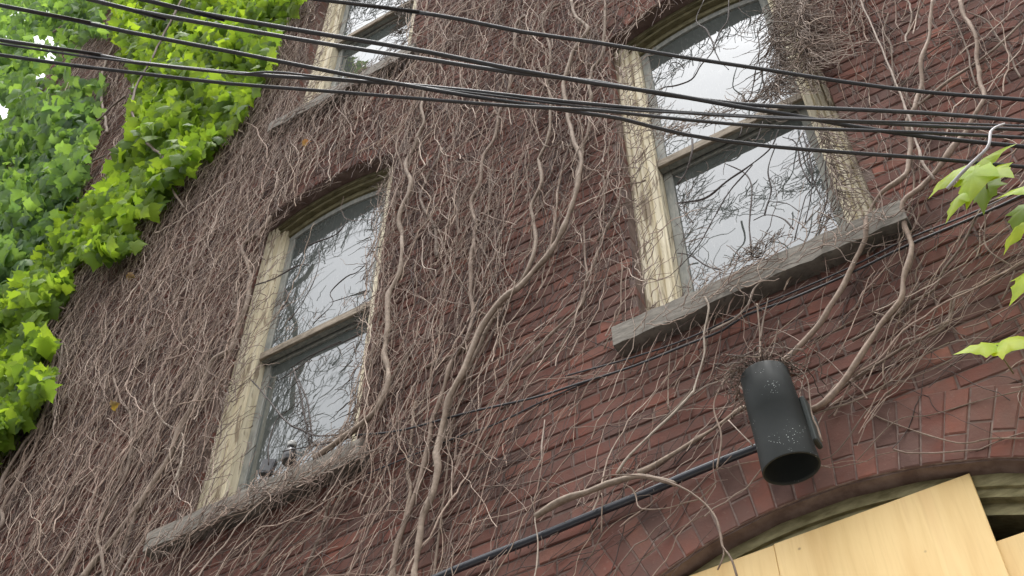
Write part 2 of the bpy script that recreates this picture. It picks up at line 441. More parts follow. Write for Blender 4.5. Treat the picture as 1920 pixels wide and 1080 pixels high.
# how thick the vines stand, as read in the photograph
FREE = [[(500, 440), (560, 385), (712, 306), (698, 390), (682, 480), (680, 560), (660, 640), (650, 790), (470, 905), (365, 955)],
        [(557, 188), (610, -30), (770, -30), (756, 90), (650, 150)],
        [(1150, 100), (1210, 60), (1310, -20), (1450, -20), (1450, 120), (1500, 165), (1560, 168), (1645, 385), (1500, 430), (1270, 545), (1203, 578)],
        [(1230, 1120), (1290, 1050), (1400, 982), (1540, 925), (1660, 890), (1740, 875), (1820, 866), (2000, 860), (2000, 1200), (1230, 1200)]]
DENS = [((60, 700), 1.0), ((250, 500), 1.0), ((300, 900), 1.0), ((60, 1000), .8), ((480, 1000), .55), ((640, 980), .42), ((450, 330), 1.0), ((640, 240), .8), ((560, 60), .9),
        ((800, 450), .85), ((800, 250), .62), ((820, 70), .48), ((950, 350), .7), ((1080, 200), .65), ((1100, 60), .65), ((1050, 450), .6), ((1130, 520), .4), ((900, 620), .62),
        ((1000, 640), .5), ((760, 800), .85), ((860, 800), .5), ((830, 960), .5), ((950, 780), .26), ((1000, 900), .2), ((1100, 850), .13), ((1100, 720), .22), ((1200, 1000), .12), ((1300, 850), .16), ((1250, 720), .2), ((1400, 660), .22),
        ((1650, 600), .36), ((1800, 620), .36), ((1680, 300), .28), ((1640, 120), .5), ((1800, 100), .36), ((1900, 250), .3), ((1550, 60), .9), ((1500, 20), 1.1), ((1610, 240), .2), ((1650, 330), .2), ((1650, 480), .22), ((1620, 720), .3), ((1750, 740), .1), ((1800, 850), .0), ((1500, 950), .0), ((1650, 900), .02), ((1350, 960), .04), ((300, 200), .6), ((100, 300), .3)]
_dp = np.array([d[0] for d in DENS], float); _dv = np.array([d[1] for d in DENS])
def density(x, y):
    d2 = (np.asarray(x)[..., None] - _dp[:, 0]) ** 2 + (np.asarray(y)[..., None] - _dp[:, 1]) ** 2
    w = 1 / (d2 + 900) ** 1.7
    return (w * _dv).sum(-1) / w.sum(-1)

# 300 nearest, barest bricks stand alone; the others are one mass of real blocks
B = np.array([b[:7] for b in bricks])
px, py, pz = P(np.stack([B[:, 0], 0 * B[:, 0], B[:, 1]], -1))
vis = (px > -10) & (px < 1930) & (py > -10) & (py < 1090)
arch = np.array([b[7] == 'arch_brick' for b in bricks])
score = np.where(vis, (B[:, 2] * B[:, 3]) ** .5 / pz * (1.25 - np.clip(density(px, py), 0, 1)), -1) + np.where(arch & vis, 1.0, 0)
order = np.argsort(-score)
single = set(order[:300].tolist())
V = []; F = []; T = []; o_ = 0
for i, b in enumerate(bricks):
    t = ptint()
    if i in single:
        v, f = brick_block(0, 0, b[2], b[3], b[4], b[5], tap=b[8])
        o = link(b[7], mesh(b[7], v, f, MB, tint=t), wall); o.location = (b[0], 0, b[1]); o.rotation_euler = (0, -b[6], 0)
        o.matrix_parent_inverse = parent_world(wall).inverted()
    else:
        v, f = brick_block(b[0], b[1], b[2], b[3], b[4], b[5], b[6], tap=b[8])
        V += v; F += [tuple(q + o_ for q in ff) for ff in f]; T.append(np.broadcast_to(t, (len(v), 3))); o_ += len(v)
o = link('bricks', mesh('bricks', V, F, MB, tint=np.concatenate(T)), wall); o['kind'] = 'stuff'

# sash windows ------------------------------------------------------
def make_window(w, label):
    cx, z0, zs, hw = w['cx'], w['z0'], w['zs'], w['hw']
    g = Geo()
    prof = [(p, q + .045 if q < .3 else q) for p, q in [(0, .30), (0, .045), (.012, .036), (.024, .036), (.030, .046), (.036, .036), (.052, .036), (.058, .047), (.064, .038), (.078, .038), (.084, .070), (.092, .064), (.118, .064), (.122, .076), (.130, .076), (.130, .30)]]
    for s in (-1, 1):
        g.prism([(cx + s * (hw - p), y) for p, y in prof], z0 - .01, zs + .012)
    win = link('window', g.mesh('window', MCREAM), bld); win['label'] = label
    h = Geo().strip(arc_band(w, .0, .035, .085, .30)).strip(arc_band(w, .036, .062, .105, .30)).strip(arc_band(w, .0625, .105, .135, .30))
    link('head_moulding', h.mesh('head_moulding', MOLIVE), win)
    # upper sash in front, lower sash behind it
    zi = z0 + 1.225; a, b = cx - hw + .131, cx + hw - .131
    def sash(y, za, zb, top, brail):
        q = Geo()
        q.box(a, a + .045, y, y + .035, za, zb); q.box(b - .045, b, y, y + .035, za, zb)
        q.box(a + .0452, b - .0452, y + .0015, y + .034, za, za + brail)
        if top: q.box(a + .0452, b - .0452, y + .0015, y + .034, zb - top, zb)
        return link('sash', q.mesh('sash', MSASH, bev=.003), win)
    zt = zs + .03
    s1 = sash(.150, zi, zt, 0, .05); s2 = sash(.188, z0 + .005, zi + .03, .05, .075)
    r = Geo().box(a + .001, b - .001, .132, .1495, zi - .004, zi + .05)
    r = link('meeting_rail', r.mesh('meeting_rail', MRAIL, bev=.003), win)
    hd = Geo().strip(arc_band(w, .106, .150, .148, .19))
    link('sash_head', hd.mesh('sash_head', MSASH), win)
    ol = [(a + .02, zi + .02), (b - .02, zi + .02)] + [(x, zz) for x, zz in head(w, .125) if a + .02 <= x <= b - .02]
    p1 = link('pane', mesh('pane', [(x, .160, zz) for x, zz in ol], [tuple(range(len(ol)))], MGLASS), win)
    q = [(a + .02, z0 + .05), (b - .02, z0 + .05), (b - .02, zi + .01), (a + .02, zi + .01)]
    p2 = link('pane', mesh('pane', [(x, .203, zz) for x, zz in q], [(0, 1, 2, 3)], MGLASS), win)
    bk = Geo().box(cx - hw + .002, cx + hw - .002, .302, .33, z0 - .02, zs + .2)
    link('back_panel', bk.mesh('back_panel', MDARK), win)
    # sill
    n = 26; rings = []
    for i in range(n + 1):
        x = cx - .592 + 1.184 * i / n; e = random.uniform(-.004, .004); e2 = random.uniform(-.004, .004)
        rings.append([(x, -.075 + e, z0 - .14 + e2), (x, .30, z0 - .14), (x, .30, z0 + .03), (x, .03, z0 + .004), (x, -.066 + e, z0 - .022 + e2), (x, -.077 + e, z0 - .032)])
    s = Geo().strip(rings)
    link('sill', s.mesh('sill', MSILL), win)
make_window(WIN[0], 'large clear window at right with vine twigs crossing its grey panes')
make_window(WIN[1], 'vine-fringed window at lower left with peeling cream casing')
make_window(WIN[2], 'half-hidden window at the top left above the vine-fringed one')
make_window(WIN[3], 'upper storey window above the large clear one')

# boarded opening ---------------------------------------------------
L2 = dict(LOW)
f = Geo().strip(arc_band(LOW, .0, .045, .068, .28, 40)).strip(arc_band(LOW, .0455, .075, .082, .28, 40)).strip(arc_band(LOW, .0755, .115, .115, .28, 40))
for s in (-1, 1):
    x0, x1 = sorted((AX + s * AHW, AX + s * (AHW - .09))); f.box(x0, x1, .09, .28, .62, LOW['zs'])
bw = link('boarded_window', f.mesh('boarded_window', mat_noise('lightened_mossy_wood', (.16, .135, .06), (.34, .30, .16), 5, 0.8, (3, 9, 9), 0.3)), bld)  # mossy olive wood, its colour lightened to offset the shade under the arch
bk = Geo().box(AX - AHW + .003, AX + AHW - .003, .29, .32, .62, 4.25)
link('dark_interior', bk.mesh('dark_interior', MDARK), bw)  # black sheet standing in for the dark interior behind the boards
def board(x0, x1, z0, z1, y, tilt=0.0, mat=MPLY):
    g = Geo().box(-(x1 - x0) / 2, (x1 - x0) / 2, -.009, .009, -(z1 - z0) / 2, (z1 - z0) / 2)
    o = link('board', g.mesh('board', mat, bev=.0015), bw); o.location = ((x0 + x1) / 2, y, (z0 + z1) / 2); o.rotation_euler = (0, tilt, 0)
    o.matrix_parent_inverse = parent_world(bw).inverted(); return o
board(-.872, -.244, 1.4, 4.162, .052); board(-1.90, -.8735, 1.4, 4.160, .0545); board(-.256, .50, 1.4, 3.918, .0735)

# ------------------------------------------------------------------ wall light
tl = R(11.0)
lamp = empty('wall_light', (-.712, -.19, 4.425))
tag(lamp, 'dark grey tubular wall light, open at the bottom, on the brick above the arch', 'wall light')
def lathe(prof, n=40):
    v = []; f = []
    for r, z in prof:
        for k in range(n):
            a = 2 * math.pi * k / n; v.append((r * math.cos(a), r * math.sin(a), z))
    for i in range(len(prof) - 1):
        for k in range(n):
            f.append((i * n + k, i * n + (k + 1) % n, (i + 1) * n + (k + 1) % n, (i + 1) * n + k))
    return v, f
RL, HL = .089, .185
v, f = lathe([(.001, HL), (RL - .017, HL), (RL - .011, HL - .006), (RL - .004, .02), (RL - .005, .018), (RL - .002, -.10), (RL + .0015, -HL + .003), (RL + .001, -HL), (RL - .004, -HL), (RL - .005, -HL + .01), (RL - .016, .12), (.001, .121)])
o = link('barrel', mesh('barrel', v, f, MLAMP, True), None); o.parent = lamp
me = o.data; 
v, f = lathe([(.001, .10), (.030, .10), (.045, .03), (.066, -.05), (.0705, -.065), (.066, -.066), (.001, -.055)])
o = link('reflector_bulb', mesh('reflector_bulb', v, f, mat_plain('smoked_lens', (.03, .03, .032), 0.3), True)); o.parent = lamp
g = Geo().box(.082, .099, .010, .075, -.11, .06); g2 = Geo().box(-.055, .055, .165, .188, -.16, .09)
o = link('mounting_arm', g.mesh('mounting_arm', MSTEEL, bev=.004)); o.parent = lamp
g = Geo().box(-.03, .03, .075, .19, -.06, .03).box(.03, .1015, .0755, .10, -.05, .02)
o = link('bracket', g.mesh('bracket', MSTEEL, bev=.004)); o.parent = lamp
o = link('mounting_plate', g2.mesh('mounting_plate', MSTEEL, bev=.004)); o.parent = lamp
lamp.rotation_euler = (tl, 0, R(0))

# ------------------------------------------------------------------ cables
def cable(pts, z0, z1, wpx, label, mat=MCABLE, group='overhead cables crossing in front of the wall'):
    n = len(pts); q = []
    x = np.array([p[0] for p in pts], float)
    for p, t in zip(pts, (x - x[0]) / (x[-1] - x[0])): q.append(WZ(p[0], p[1], z0 + (z1 - z0) * t))
    q = np.array(q); d0 = (q[0] - q[1]); d1 = (q[-1] - q[-2])
    q = np.vstack([q[0] + d0 / np.linalg.norm(d0) * 3.0, q, q[-1] + d1 / np.linalg.norm(d1) * .35])
    zc = P(q)[2].mean()
    o = tube_obj('overhead_cable', q, wpx / 2 * zc / FPX, mat, None, 8, step=.12)
    tag(o, label, 'cable', group); return o
cable([(607, 0), (763, 20), (867, 37), (980, 60), (1120, 80), (1267, 105), (1420, 128), (1580, 153), (1740, 173), (1920, 187)], 5.35, 5.30, 8, 'topmost overhead cable, crossing the upper panes of both high windows')
cable([(273, 0), (367, 23), (520, 50), (640, 70), (800, 97), (947, 127), (1120, 157), (1243, 175), (1383, 200), (1467, 213), (1600, 237), (1740, 257), (1920, 275)], 5.25, 5.20, 9, 'overhead cable that slants steeply across the large window meeting rail')
cable([(173, 0), (253, 20), (433, 52), (640, 87), (813, 113), (947, 134), (1120, 154), (1243, 177), (1400, 196), (1567, 204), (1740, 212), (1920, 227)], 5.28, 5.22, 8.5, 'thick overhead cable that parts from the slanting one and runs flat to the right', MGREYCABLE)
cable([(0, 10), (127, 35), (240, 60), (433, 97), (640, 138), (780, 163), (880, 180), (1000, 197), (1100, 213), (1167, 223), (1283, 252), (1450, 275), (1740, 297), (1920, 313)], 5.20, 5.12, 8, 'lowest overhead cable at right, passing in front of the green leaves')
cable([(0, 75), (167, 100), (253, 117), (400, 133), (520, 143), (713, 155), (880, 170), (1027, 187), (1120, 196), (1267, 210), (1400, 218), (1600, 228), (1740, 236), (1920, 243)], 5.22, 5.16, 7.5, 'twin-strand overhead cable with a bright kink beside the top left window', MGREYCABLE)
cable([(0, 82), (167, 107), (300, 122), (430, 137), (465, 138), (500, 135), (540, 137), (600, 144), (760, 160), (947, 182), (1120, 203), (1300, 213), (1450, 222), (1740, 230), (1920, 236)], 5.20, 5.15, 4.5, 'thin overhead cable bundled with the twin-strand one', MGREYCABLE)
cable([(0, 103), (140, 123), (267, 138), (433, 157), (640, 173), (847, 190), (980, 200), (1120, 207), (1233, 219), (1367, 232), (1500, 240), (1740, 249), (1920, 258)], 5.16, 5.10, 7, 'lowest overhead cable at left, passing under the top left window casing')
def wall_cable(pts, d, w, name, label, mat, cat, sides=8):
    q = W([p[0] for p in pts], [p[1] for p in pts], d); zc = P(q)[2].mean()
    o = tube_obj(name, q, w / 2 * zc / FPX, mat, None, sides, step=.05); return tag(o, label, cat)
wall_cable([(667, 816), (751, 807), (880, 773), (1000, 746), (1083, 720), (1187, 687), (1281, 649), (1354, 620), (1400, 590), (1467, 567), (1593, 513), (1697, 462), (1813, 413), (1870, 388), (1960, 345)], .055, 4.5, 'wall_cable', 'black cable strung along the wall under both window sills', MCABLE, 'cable')
wall_cable([(1060, 705), (1187, 670), (1292, 634), (1400, 583), (1467, 556), (1593, 502), (1697, 450), (1800, 409), (1870, 378), (1960, 335)], .05, 3.5, 'wall_cable', 'thinner black cable running just above the longer wall cable', MCABLE, 'cable')
wall_cable([(690, 888), (780, 851), (870, 815), (930, 795), (1000, 761), (1050, 738), (1100, 716)], .045, 3, 'wall_cable', 'short loose black cable below the long wall cable, among vine trunks', MCABLE, 'cable')
wall_cable([(700, 1135), (831, 1078), (884, 1056), (1004, 1009), (1116, 963), (1228, 918), (1270, 899), (1345, 868), (1415, 841), (1462, 822)], .045, 17, 'conduit', 'glossy black pipe rising to the tubular wall light behind the cut branch', MCOND, 'pipe', 12)
q = np.array([W(1776, 354, .42), W(1802, 326, .44), W(1823, 305, .45), W(1850, 279, .46), W(1856, 262, .46), W(1857, 248, .46), W(1868, 238, .45), W(1884, 232, .44)])
tag(tube_obj('metal_rod', q, [.0056, .0056, .0054, .005, .005, .005, .004, .0035], MROD, None, 8, step=.02), 'bare grey metal rod hooked on the cables in front of green leaves', 'rod')

# ------------------------------------------------------------------ things on the lower left sill
jar = empty('sill_bottle', tuple(W(541, 868, -.02)))
tag(jar, 'small dark bottle with a pale cap on the left window sill', 'bottle')
for nm, pr, mt in (('bottle_body', [(.001, 0), (.030, 0), (.033, .006), (.033, .06), (.024, .078), (.014, .088), (.014, .10), (.001, .10)], mat_plain('dark_bottle', (.03, .03, .032), .3)),
                   ('cap', [(.001, .098), (.021, .098), (.022, .101), (.022, .122), (.019, .126), (.001, .126)], mat_plain('pale_cap', (.35, .35, .33), .5))):
    v, f = lathe(pr, 20); o = link(nm, mesh(nm, v, f, mt, True)); o.parent = jar
blk = Geo().box(-.03, .03, -.015, .015, 0, .085).box(-.024, .024, -.0165, -.0152, .01, .07)
o = link('sill_box', blk.mesh('sill_box', mat_plain('dark_box', (.035, .036, .04), .6), bev=.003)); o.location = tuple(W(497, 890, -.02)); o.rotation_euler = (0, R(8), R(25))
tag(o, 'small dark upright box in the corner of the left window sill', 'box')

# ------------------------------------------------------------------ vines
TC = [(.30, .215, .165), (.235, .165, .128), (.34, .255, .20), (.195, .138, .108), (.27, .20, .148), (.42, .33, .265)]
STC = [(.235, .172, .128), (.26, .19, .142), (.205, .152, .115), (.28, .212, .158)]
def S(txt):
    """'w d: x,y x,y ...' one traced stem per line"""
    out = []
    for ln in txt.strip().splitlines():
        a, b = ln.split(':'); w, d = map(float, a.split()[:2]); pale = len(a.split()) > 2
        out.append((w, d, pale, [tuple(map(float, q.split(','))) for q in b.split()]))
    return out
stem_lines = []
def vine(name, label, txt, group=None, part='stem', dark=False, loc=None):
    L = S(txt); root = None
    for w, d, pale, pts in L:
        d *= .75; q = W([p[0] for p in pts], [p[1] for p in pts], d)
        if root is None:
            root = empty(name, tuple(q[-1])); tag(root, label, 'vine', group)
        n = len(q); q[:, 1] -= np.concatenate([[0], rng.normal(0, .006, n - 1)])
        zc = P(q)[2].mean(); r = w / 2 * zc / FPX
        t = np.array(random.choice(STC if not pale else [(.46, .385, .31), (.42, .34, .28)])) * random.uniform(.9, 1.1)
        if dark: t = np.array((.075, .06, .055)) * random.uniform(.8, 1.3)  # silhouette against the bright panes put into the bark colour
        tube_obj(part if w < 20 else 'trunk', q, [r * .70, r * .86, r * .98], MTWIG, root, 6 if w > 5 else 4, t, step=.022 if w > 4 else .018, wob=.17)
        stem_lines.append((smooth_line(q, .03), r))
    return root
vine('bare_vine', 'bare vine with thick trunks climbing between the two lower windows', """
11 .09: 813,137 800,150 792,197 790,207 792,233 773,280 762,300 763,320 770,353 750,398 752,430 756,466 744,519 730,561 724,614 722,667 729,711 715,760 684,791 640,822 590,860
12 .10: 1073,0 1077,30 1100,53 1080,90 1060,140 1057,177 1065,215 1075,260 1088,300 1082,353 1061,415 1032,469 984,525 949,561 901,617 875,689 853,733 827,800 820,867 813,920 791,982 784,1044 780,1110
9 .07: 985,30 970,50 965,87 973,100 960,140 953,167 937,213 930,253 910,297 901,344 888,374 885,395 891,433 885,466 885,507 884,537 884,596 876,640 853,671 818,769 800,840 770,950 742,1027 733,1090
8 .08: 1027,160 1033,207 1027,257 1010,293 1008,300 1014,344 996,389 1004,442 999,481 984,519 960,548
6 .07: 1075,250 1052,318 1044,389 1038,442 1020,480
7 .06: 830,280 815,309 792,353 790,383 810,418 821,448 818,484
4 .06: 821,430 848,501 884,558 895,581 930,598
4 .05: 931,427 937,442 935,490 925,519 905,560
6 .06: 1132,330 1132,383 1128,439 1112,495 1098,528 1091,567 1055,611 990,668 930,740
5 .06: 1094,424 1097,478 1100,522 1080,590 1050,650
5 .09: 1210,338 1200,341 1168,350 1159,386 1141,421 1120,450
4 .05: 861,318 860,389 861,442 854,466 850,520
4 .05: 919,318 916,389 913,448 904,490 890,560
4 .05: 1165,484 1165,567 1156,596 1130,650
4 .06: 890,442 913,484 919,504 940,560
8 .07: 1135,0 1135,40 1132,79 1124,110 1111,129 1108,146 1106,162 1111,181 1107,196 1100,260 1080,330
6 .06: 1050,7 1020,27 1017,53 1030,90 1027,160
10 .05: 780,755 773,778 764,884 769,933 742,1027 733,1095
9 .05: 949,561 930,590 905,640 875,700 845,760 830,830
7 .05: 640,930 618,938 596,1013 570,1080
8 .05: 590,940 569,956 507,1027 470,1075
8 .05: 901,617 880,650 800,690 
7 .05: 780,640 740,700 700,770 660,815
5 .05: 700,470 720,520 715,580 700,650 690,720
5 .05: 1000,640 960,700 900,780 860,860 840,950
5 .05: 1060,640 1000,700 930,790 890,880
6 .05: 960,548 930,610 890,690 850,790 838,900 822,1000 812,1090
""")
vine('bare_vine', 'bare vine with thick wavy stems right of the large window, ending in a sawn branch', """
11 .10: 1748,0 1742,63 1729,116 1726,157 1710,205 1704,233 1707,267 1703,313 1690,337 1653,363 1630,390 1622,417 1620,450 1593,497 1580,533 1567,567 1540,603 1500,647 1477,670 1430,710
12 .09: 1801,0 1808,31 1830,63 1831,107 1833,139 1844,170 1838,201 1817,233 1795,271 1764,309 1735,337 1723,353 1697,380 1698,413 1705,450 1707,483 1697,523 1690,560 1651,613 1617,666 1578,719 1530,767 1470,775
13 .06: 1480,745 1420,762 1390,767 1355,788 1291,831 1238,866 1196,887 
16 .13: 1268,910 1250,903 1199,893 1150,902 1114,919 1061,941 1004,966
7 .05: 1790,560 1776,603 1737,632 1689,656 1588,719 1525,772
7 .06: 1960,470 1920,492 1884,509 1839,537 1794,558 1782,578 1770,611 1704,647 1640,690
6 .05: 1875,370 1843,395 1810,448 1770,509 1753,541 1713,570 1680,590 1600,640
4 .05: 1846,390 1847,415 1851,464 1896,501 1900,525 1880,560
4 .04: 1960,570 1920,586 1843,627 1770,680 1640,735
6 .06: 1920,38 1877,79 1833,110 1789,148 1745,176 1716,202
4 .05: 1789,69 1732,107 1707,142 1685,164
4 .05: 1814,22 1852,41 1871,72 1893,101 1915,150
4 .06: 1779,16 1801,60 1814,98 1823,135 1828,165
4 .05: 1666,25 1657,60 1671,85 1674,126 1682,160 1694,170 1707,195
4 .05: 1760,520 1700,560 1600,600 1500,660
5 .05: 1708,295 1715,340 1700,400 1660,440 1612,452
4 .04: 1708,680 1665,738 1627,772 1569,844 1540,861
5 .05: 1781,642 1728,666 1689,704 1617,748 1525,781
""")
vine('bare_vine', 'single pale straight vine shoot at upper right, crossing behind the cables', """
4.5 .12 p: 1605,-20 1613,0 1628,35 1647,76 1663,116 1682,161 1701,208 1717,261 1732,302 1751,334
""")
vine('bare_vine', 'pale vine shoots running down from the large window sill to the sawn branch', """
6 .10 p: 1320,557 1330,580 1320,623 1317,666 1302,724 1296,741 1256,781 1185,856 1157,890
5 .10 p: 1493,473 1443,510 1413,543 1403,573 1373,597 1333,620
4 .07 p: 1372,704 1350,715 1330,722 1309,733 1280,757 1240,790
3.5 .05: 1328,589 1323,656 1304,719 1280,757 1250,800
4 .06 p: 1020,788 1018,840 1016,857 1002,888
3 .05: 1260,640 1255,700 1254,770
""")
vine('bare_vine', 'thin vine tendril arching down over the sawn branch to the yellow boards', """
4.5 .20: 1116,905 1137,892 1179,889 1220,894 1262,907 1289,919 1320,942 1341,973 1352,1007 1357,1025 1376,1051 1384,1085
4 .20: 1352,1007 1358,1040 1345,1068
3.5 .12: 1168,909 1183,915 1191,927 1204,957 1252,957 1283,942 1314,932 1345,907
3 .05: 1204,957 1168,973 1137,1009 1106,1044
3.5 .10 p: 1004,968 1006,982 1009,1017 1005,1065 995,1100
3.5 .08: 1127,925 1131,945 1126,998
3 .04: 1175,1061 1210,1042 1245,1013 1268,990 1318,965
""")
vine('bare_vine', 'thin vine twig lying on the brick arch beside the tubular wall light', """
4.5 .03: 1588,738 1641,777 1704,801 1761,822 1810,834 1858,822 1920,820 1960,815
3.5 .025: 1607,863 1680,791 1742,777 1834,748 1920,738 1960,730
""")
vine('bare_vine', 'bare vine with thin twigs hanging around the tubular wall light', """
4 .26: 1480,680 1511,709 1521,777 1530,800 1540,825
3.5 .31 p: 1386,724 1412,752 1413,765 1420,767 1456,774
5 .10: 1418,570 1422,600 1424,630 1427,690
4 .12: 1440,560 1432,600 1427,640
3 .18: 1460,600 1450,640 1440,680
4 .10: 1360,707 1340,760 1352,820 1345,880
3 .12 p: 1366,788 1390,815 1412,838
""")
vine('bare_vine', 'thick grey vine hugging the cream casing of the lower left window', """
12 .07: 505,408 493,428 470,448 453,463 462,495 467,520 463,570 447,603 440,633 431,658 396,680 373,733 347,787 311,867 262,951 200,1020 150,1090
9 .05: 420,640 383,713 367,754 346,803 310,884 261,958 224,1060 210,1100
""")
vine('bare_vine', 'bare vine with a forked pale stem in the dense growth at lower left', """
6.5 .08: 300,650 265,673 220,701 216,717 232,758 244,778 246,844 240,884 220,921 187,986 181,1011 191,1039 192,1090
5 .08 p: 289,720 289,758 305,791 338,811 342,860 330,900
6 .06: 330,740 310,760 270,770 246,785
7 .06: 175,966 138,1027 100,1090
6 .06 p: 301,950 270,1000 240,1051 215,1095
5 .06: 200,890 230,870 240,850
""")
vine('bare_vine', 'pair of bare vine stems along the far left corner of the wall', """
8 .10: 118,640 110,701 73,795 45,831 12,893 0,930 -10,950 5,965 3,990 -20,1010
7 .09: 150,560 110,640 88,760 65,831 41,884 12,941 -10,985
5 .08: 140,620 125,650 112,700 100,780
""")
vine('bare_vine', 'dark vine tendrils crossing the panes of the large clear window', """
4.5 .07: 1460,243 1447,277 1413,307 1373,337 1323,370 1270,378
3.5 .05: 1455,270 1440,317 1443,353 1433,400
3.5 .05: 1360,307 1390,317 1410,350 1408,400 1407,433 1410,486
3.5 .05: 1413,413 1437,402 1467,410 1488,430
3 .04: 1467,257 1493,270 1503,310 1513,333 1520,343
3 .04: 1545,300 1525,350 1510,367 1500,407 1488,447
3.5 .05: 1272,474 1293,477 1327,497 1353,507
3.5 .06 p: 1275,500 1307,460 1340,400 1367,363 1410,310
2.5 .04: 1303,340 1290,373 1284,395 1300,420
2.5 .04: 1440,378 1475,380 1500,398
3.5 .07: 1320,0 1307,40 1327,60 1337,87 1330,103 1313,127 1297,150 1267,160 1240,167 1215,195
3.5 .07: 1367,0 1363,37 1350,60 1340,80
2.5 .05: 1397,37 1377,60 1353,73 1340,90 1347,110 1367,133
3 .05: 1420,53 1425,93 1417,133 1407,180 1395,195
2.5 .05: 1253,130 1262,118 1275,118 1280,125
3 .05: 1420,100 1430,150 1440,180
3 .10 p: 1393,230 1390,250 1385,258
3 .10 p: 1430,228 1425,250 1418,268
5 .08: 1298,260 1300,290 1285,320 1270,345
3 .05: 1530,240 1515,290 1525,340 1540,370
3 .05: 1555,260 1548,320 1550,370 1535,420
3 .05: 1505,250 1520,300 1522,360 1510,420
""", dark=True)
vine('bare_vine', 'dark vine tendrils crossing the panes of the lower left window', """
3.5 .07: 650,415 630,437 597,453 575,460
4 .07: 580,497 560,497 513,523 477,537
4 .04: 533,540 541,560 527,580
2.5 .03: 597,467 597,493 583,537 560,577 540,600
2.5 .03: 587,607 620,567 617,545 650,520 667,510 685,500
2.5 .03: 620,567 650,555 687,543
4 .05: 471,711 511,760 533,787 569,807 600,816 640,811
4.5 .03: 552,690 556,711 569,769 580,822 582,842
4 .03: 560,712 577,760 584,830
3.5 .04: 530,848 547,840 596,838 630,830
3 .03: 520,715 560,690 600,655 640,640
3 .03: 545,690 590,665 650,640 676,625
3 .03: 672,680 660,720 668,760 655,795
3 .03: 540,770 520,790 505,830 500,870
""", dark=True)

# fine twig growth over the wall --------------------------------------
FLOW = [((100, 700), 20), ((250, 500), 22), ((300, 900), 26), ((120, 1000), 26), ((500, 1000), 44), ((420, 700), 20), ((380, 380), 22), ((640, 250), 16), ((800, 300), 4), ((900, 450), 6), ((800, 600), 8), ((760, 900), 14),
        ((880, 950), 26), ((950, 650), 22), ((1000, 620), 32), ((1050, 760), 34), ((950, 200), 4), ((1100, 420), 12), ((1080, 130), 0), ((850, 80), 12), ((1650, 120), -14), ((1800, 100), 30), ((1750, 420), 24), ((1700, 640), 44), ((1300, 850), 36), ((1200, 1000), 42), ((560, 60), 14), ((680, 1000), 30), ((1850, 650), 50), ((1640, 300), -18), ((1550, 60), -4), ((1400, 660), 20)]
FP = np.array([f[0] for f in FLOW], float)
FA = []
for (x, y), a in FLOW:
    p0 = W(x, y); p1 = W(x + 15 * math.sin(R(a)), y - 15 * math.cos(R(a))); FA.append(math.atan2(p1[0] - p0[0], p1[2] - p0[2]))
FA = np.array(FA)
def flow(x, y):
    w = 1 / ((x[:, None] - FP[:, 0]) ** 2 + (y[:, None] - FP[:, 1]) ** 2 + 1500) ** 1.5
    return (w * FA).sum(1) / w.sum(1)
def grow(n_try, step, nmin, nmax, rad, spread, wig, dmin, dmax, dens_k=1.0, seeds=None, tcol=TC, free_keep=.05, tk=1.0, taper=.55):
    if seeds is None:
        X = rng.uniform(-7.4, 1.1, n_try); Z = rng.uniform(3.3, 13.5, n_try)
    else: X, Z = seeds[:, 0].copy(), seeds[:, 1].copy()
    x, y, _ = P(np.stack([X, 0 * X - .04, Z], -1))
    ok = (x > -120) & (x < 2000) & (y > -150) & (y < 1230)
    ok &= rng.random(len(X)) < density(x, y) * dens_k
    for fz in FREE: ok &= ~inside(fz, x, y)
    X, Z, x, y = X[ok], Z[ok], x[ok], y[ok]; n = len(X)
    th = flow(x, y) + rng.normal(0, spread, n)
    # a few run quite another way
    odd = rng.random(n) < .16; th[odd] += rng.choice([-1, 1], odd.sum()) * rng.uniform(.6, 1.5, odd.sum())
    th0 = th - flow(x, y)
    D = rng.uniform(dmin, dmax, n) * np.where(x < 1150, 1.0, .7)
    N = rng.integers(nmin, nmax + 1, n); keepin = rng.random(n) < free_keep
    pos = np.zeros((n, nmax + 1, 3)); pos[:, 0] = np.stack([X, -D, Z], -1); alive = np.ones(n, bool); L = np.ones(n, int)
    for k in range(nmax):
        x, y, _ = P(np.stack([X, -D, Z], -1))
        th = th + rng.normal(0, wig, n) + .22 * (flow(x, y) + th0 - th)
        kk = rng.random(n) < .06; th[kk] += rng.normal(0, .6, kk.sum())
        X = X + step * np.sin(th); Z = Z + step * np.cos(th)
        D = np.clip(D + rng.normal(0, .006, n), .008, dmax * 1.3)
        pos[:, k + 1] = np.stack([X, -D, Z], -1)
        x, y, _ = P(pos[:, k + 1]); hit = np.zeros(n, bool)
        for fz in FREE: hit |= inside(fz, x, y)
        alive &= (k < N) & ~(hit & ~keepin)
        L[alive] = k + 2
    lines = []; radii = []; tints = []
    for i in range(n):
        if L[i] < 3: continue
        r = rad[0] * (rad[1] / rad[0]) ** (rng.random() ** 1.6)
        lines.append(pos[i, :L[i]]); radii.append(np.linspace(r, r * taper, L[i])); tints.append(np.array(random.choice(tcol)) * random.uniform(.75, 1.2) * tk)
    return lines, radii, tints
DARKC = [(.105, .066, .053), (.125, .080, .065), (.090, .060, .049), (.150, .100, .080)]
A = grow(17000, .045, 6, 20, (.0017, .0032), .22, .15, .012, .05, .8, tcol=DARKC)
B2 = grow(21000, .042, 9, 28, (.0017, .0040), .15, .15, .03, .075, .80, tk=1.22, taper=.35)
M2 = grow(1000, .042, 12, 40, (.0036, .0066), .14, .17, .04, .085, .7, tk=1.15, taper=.4)
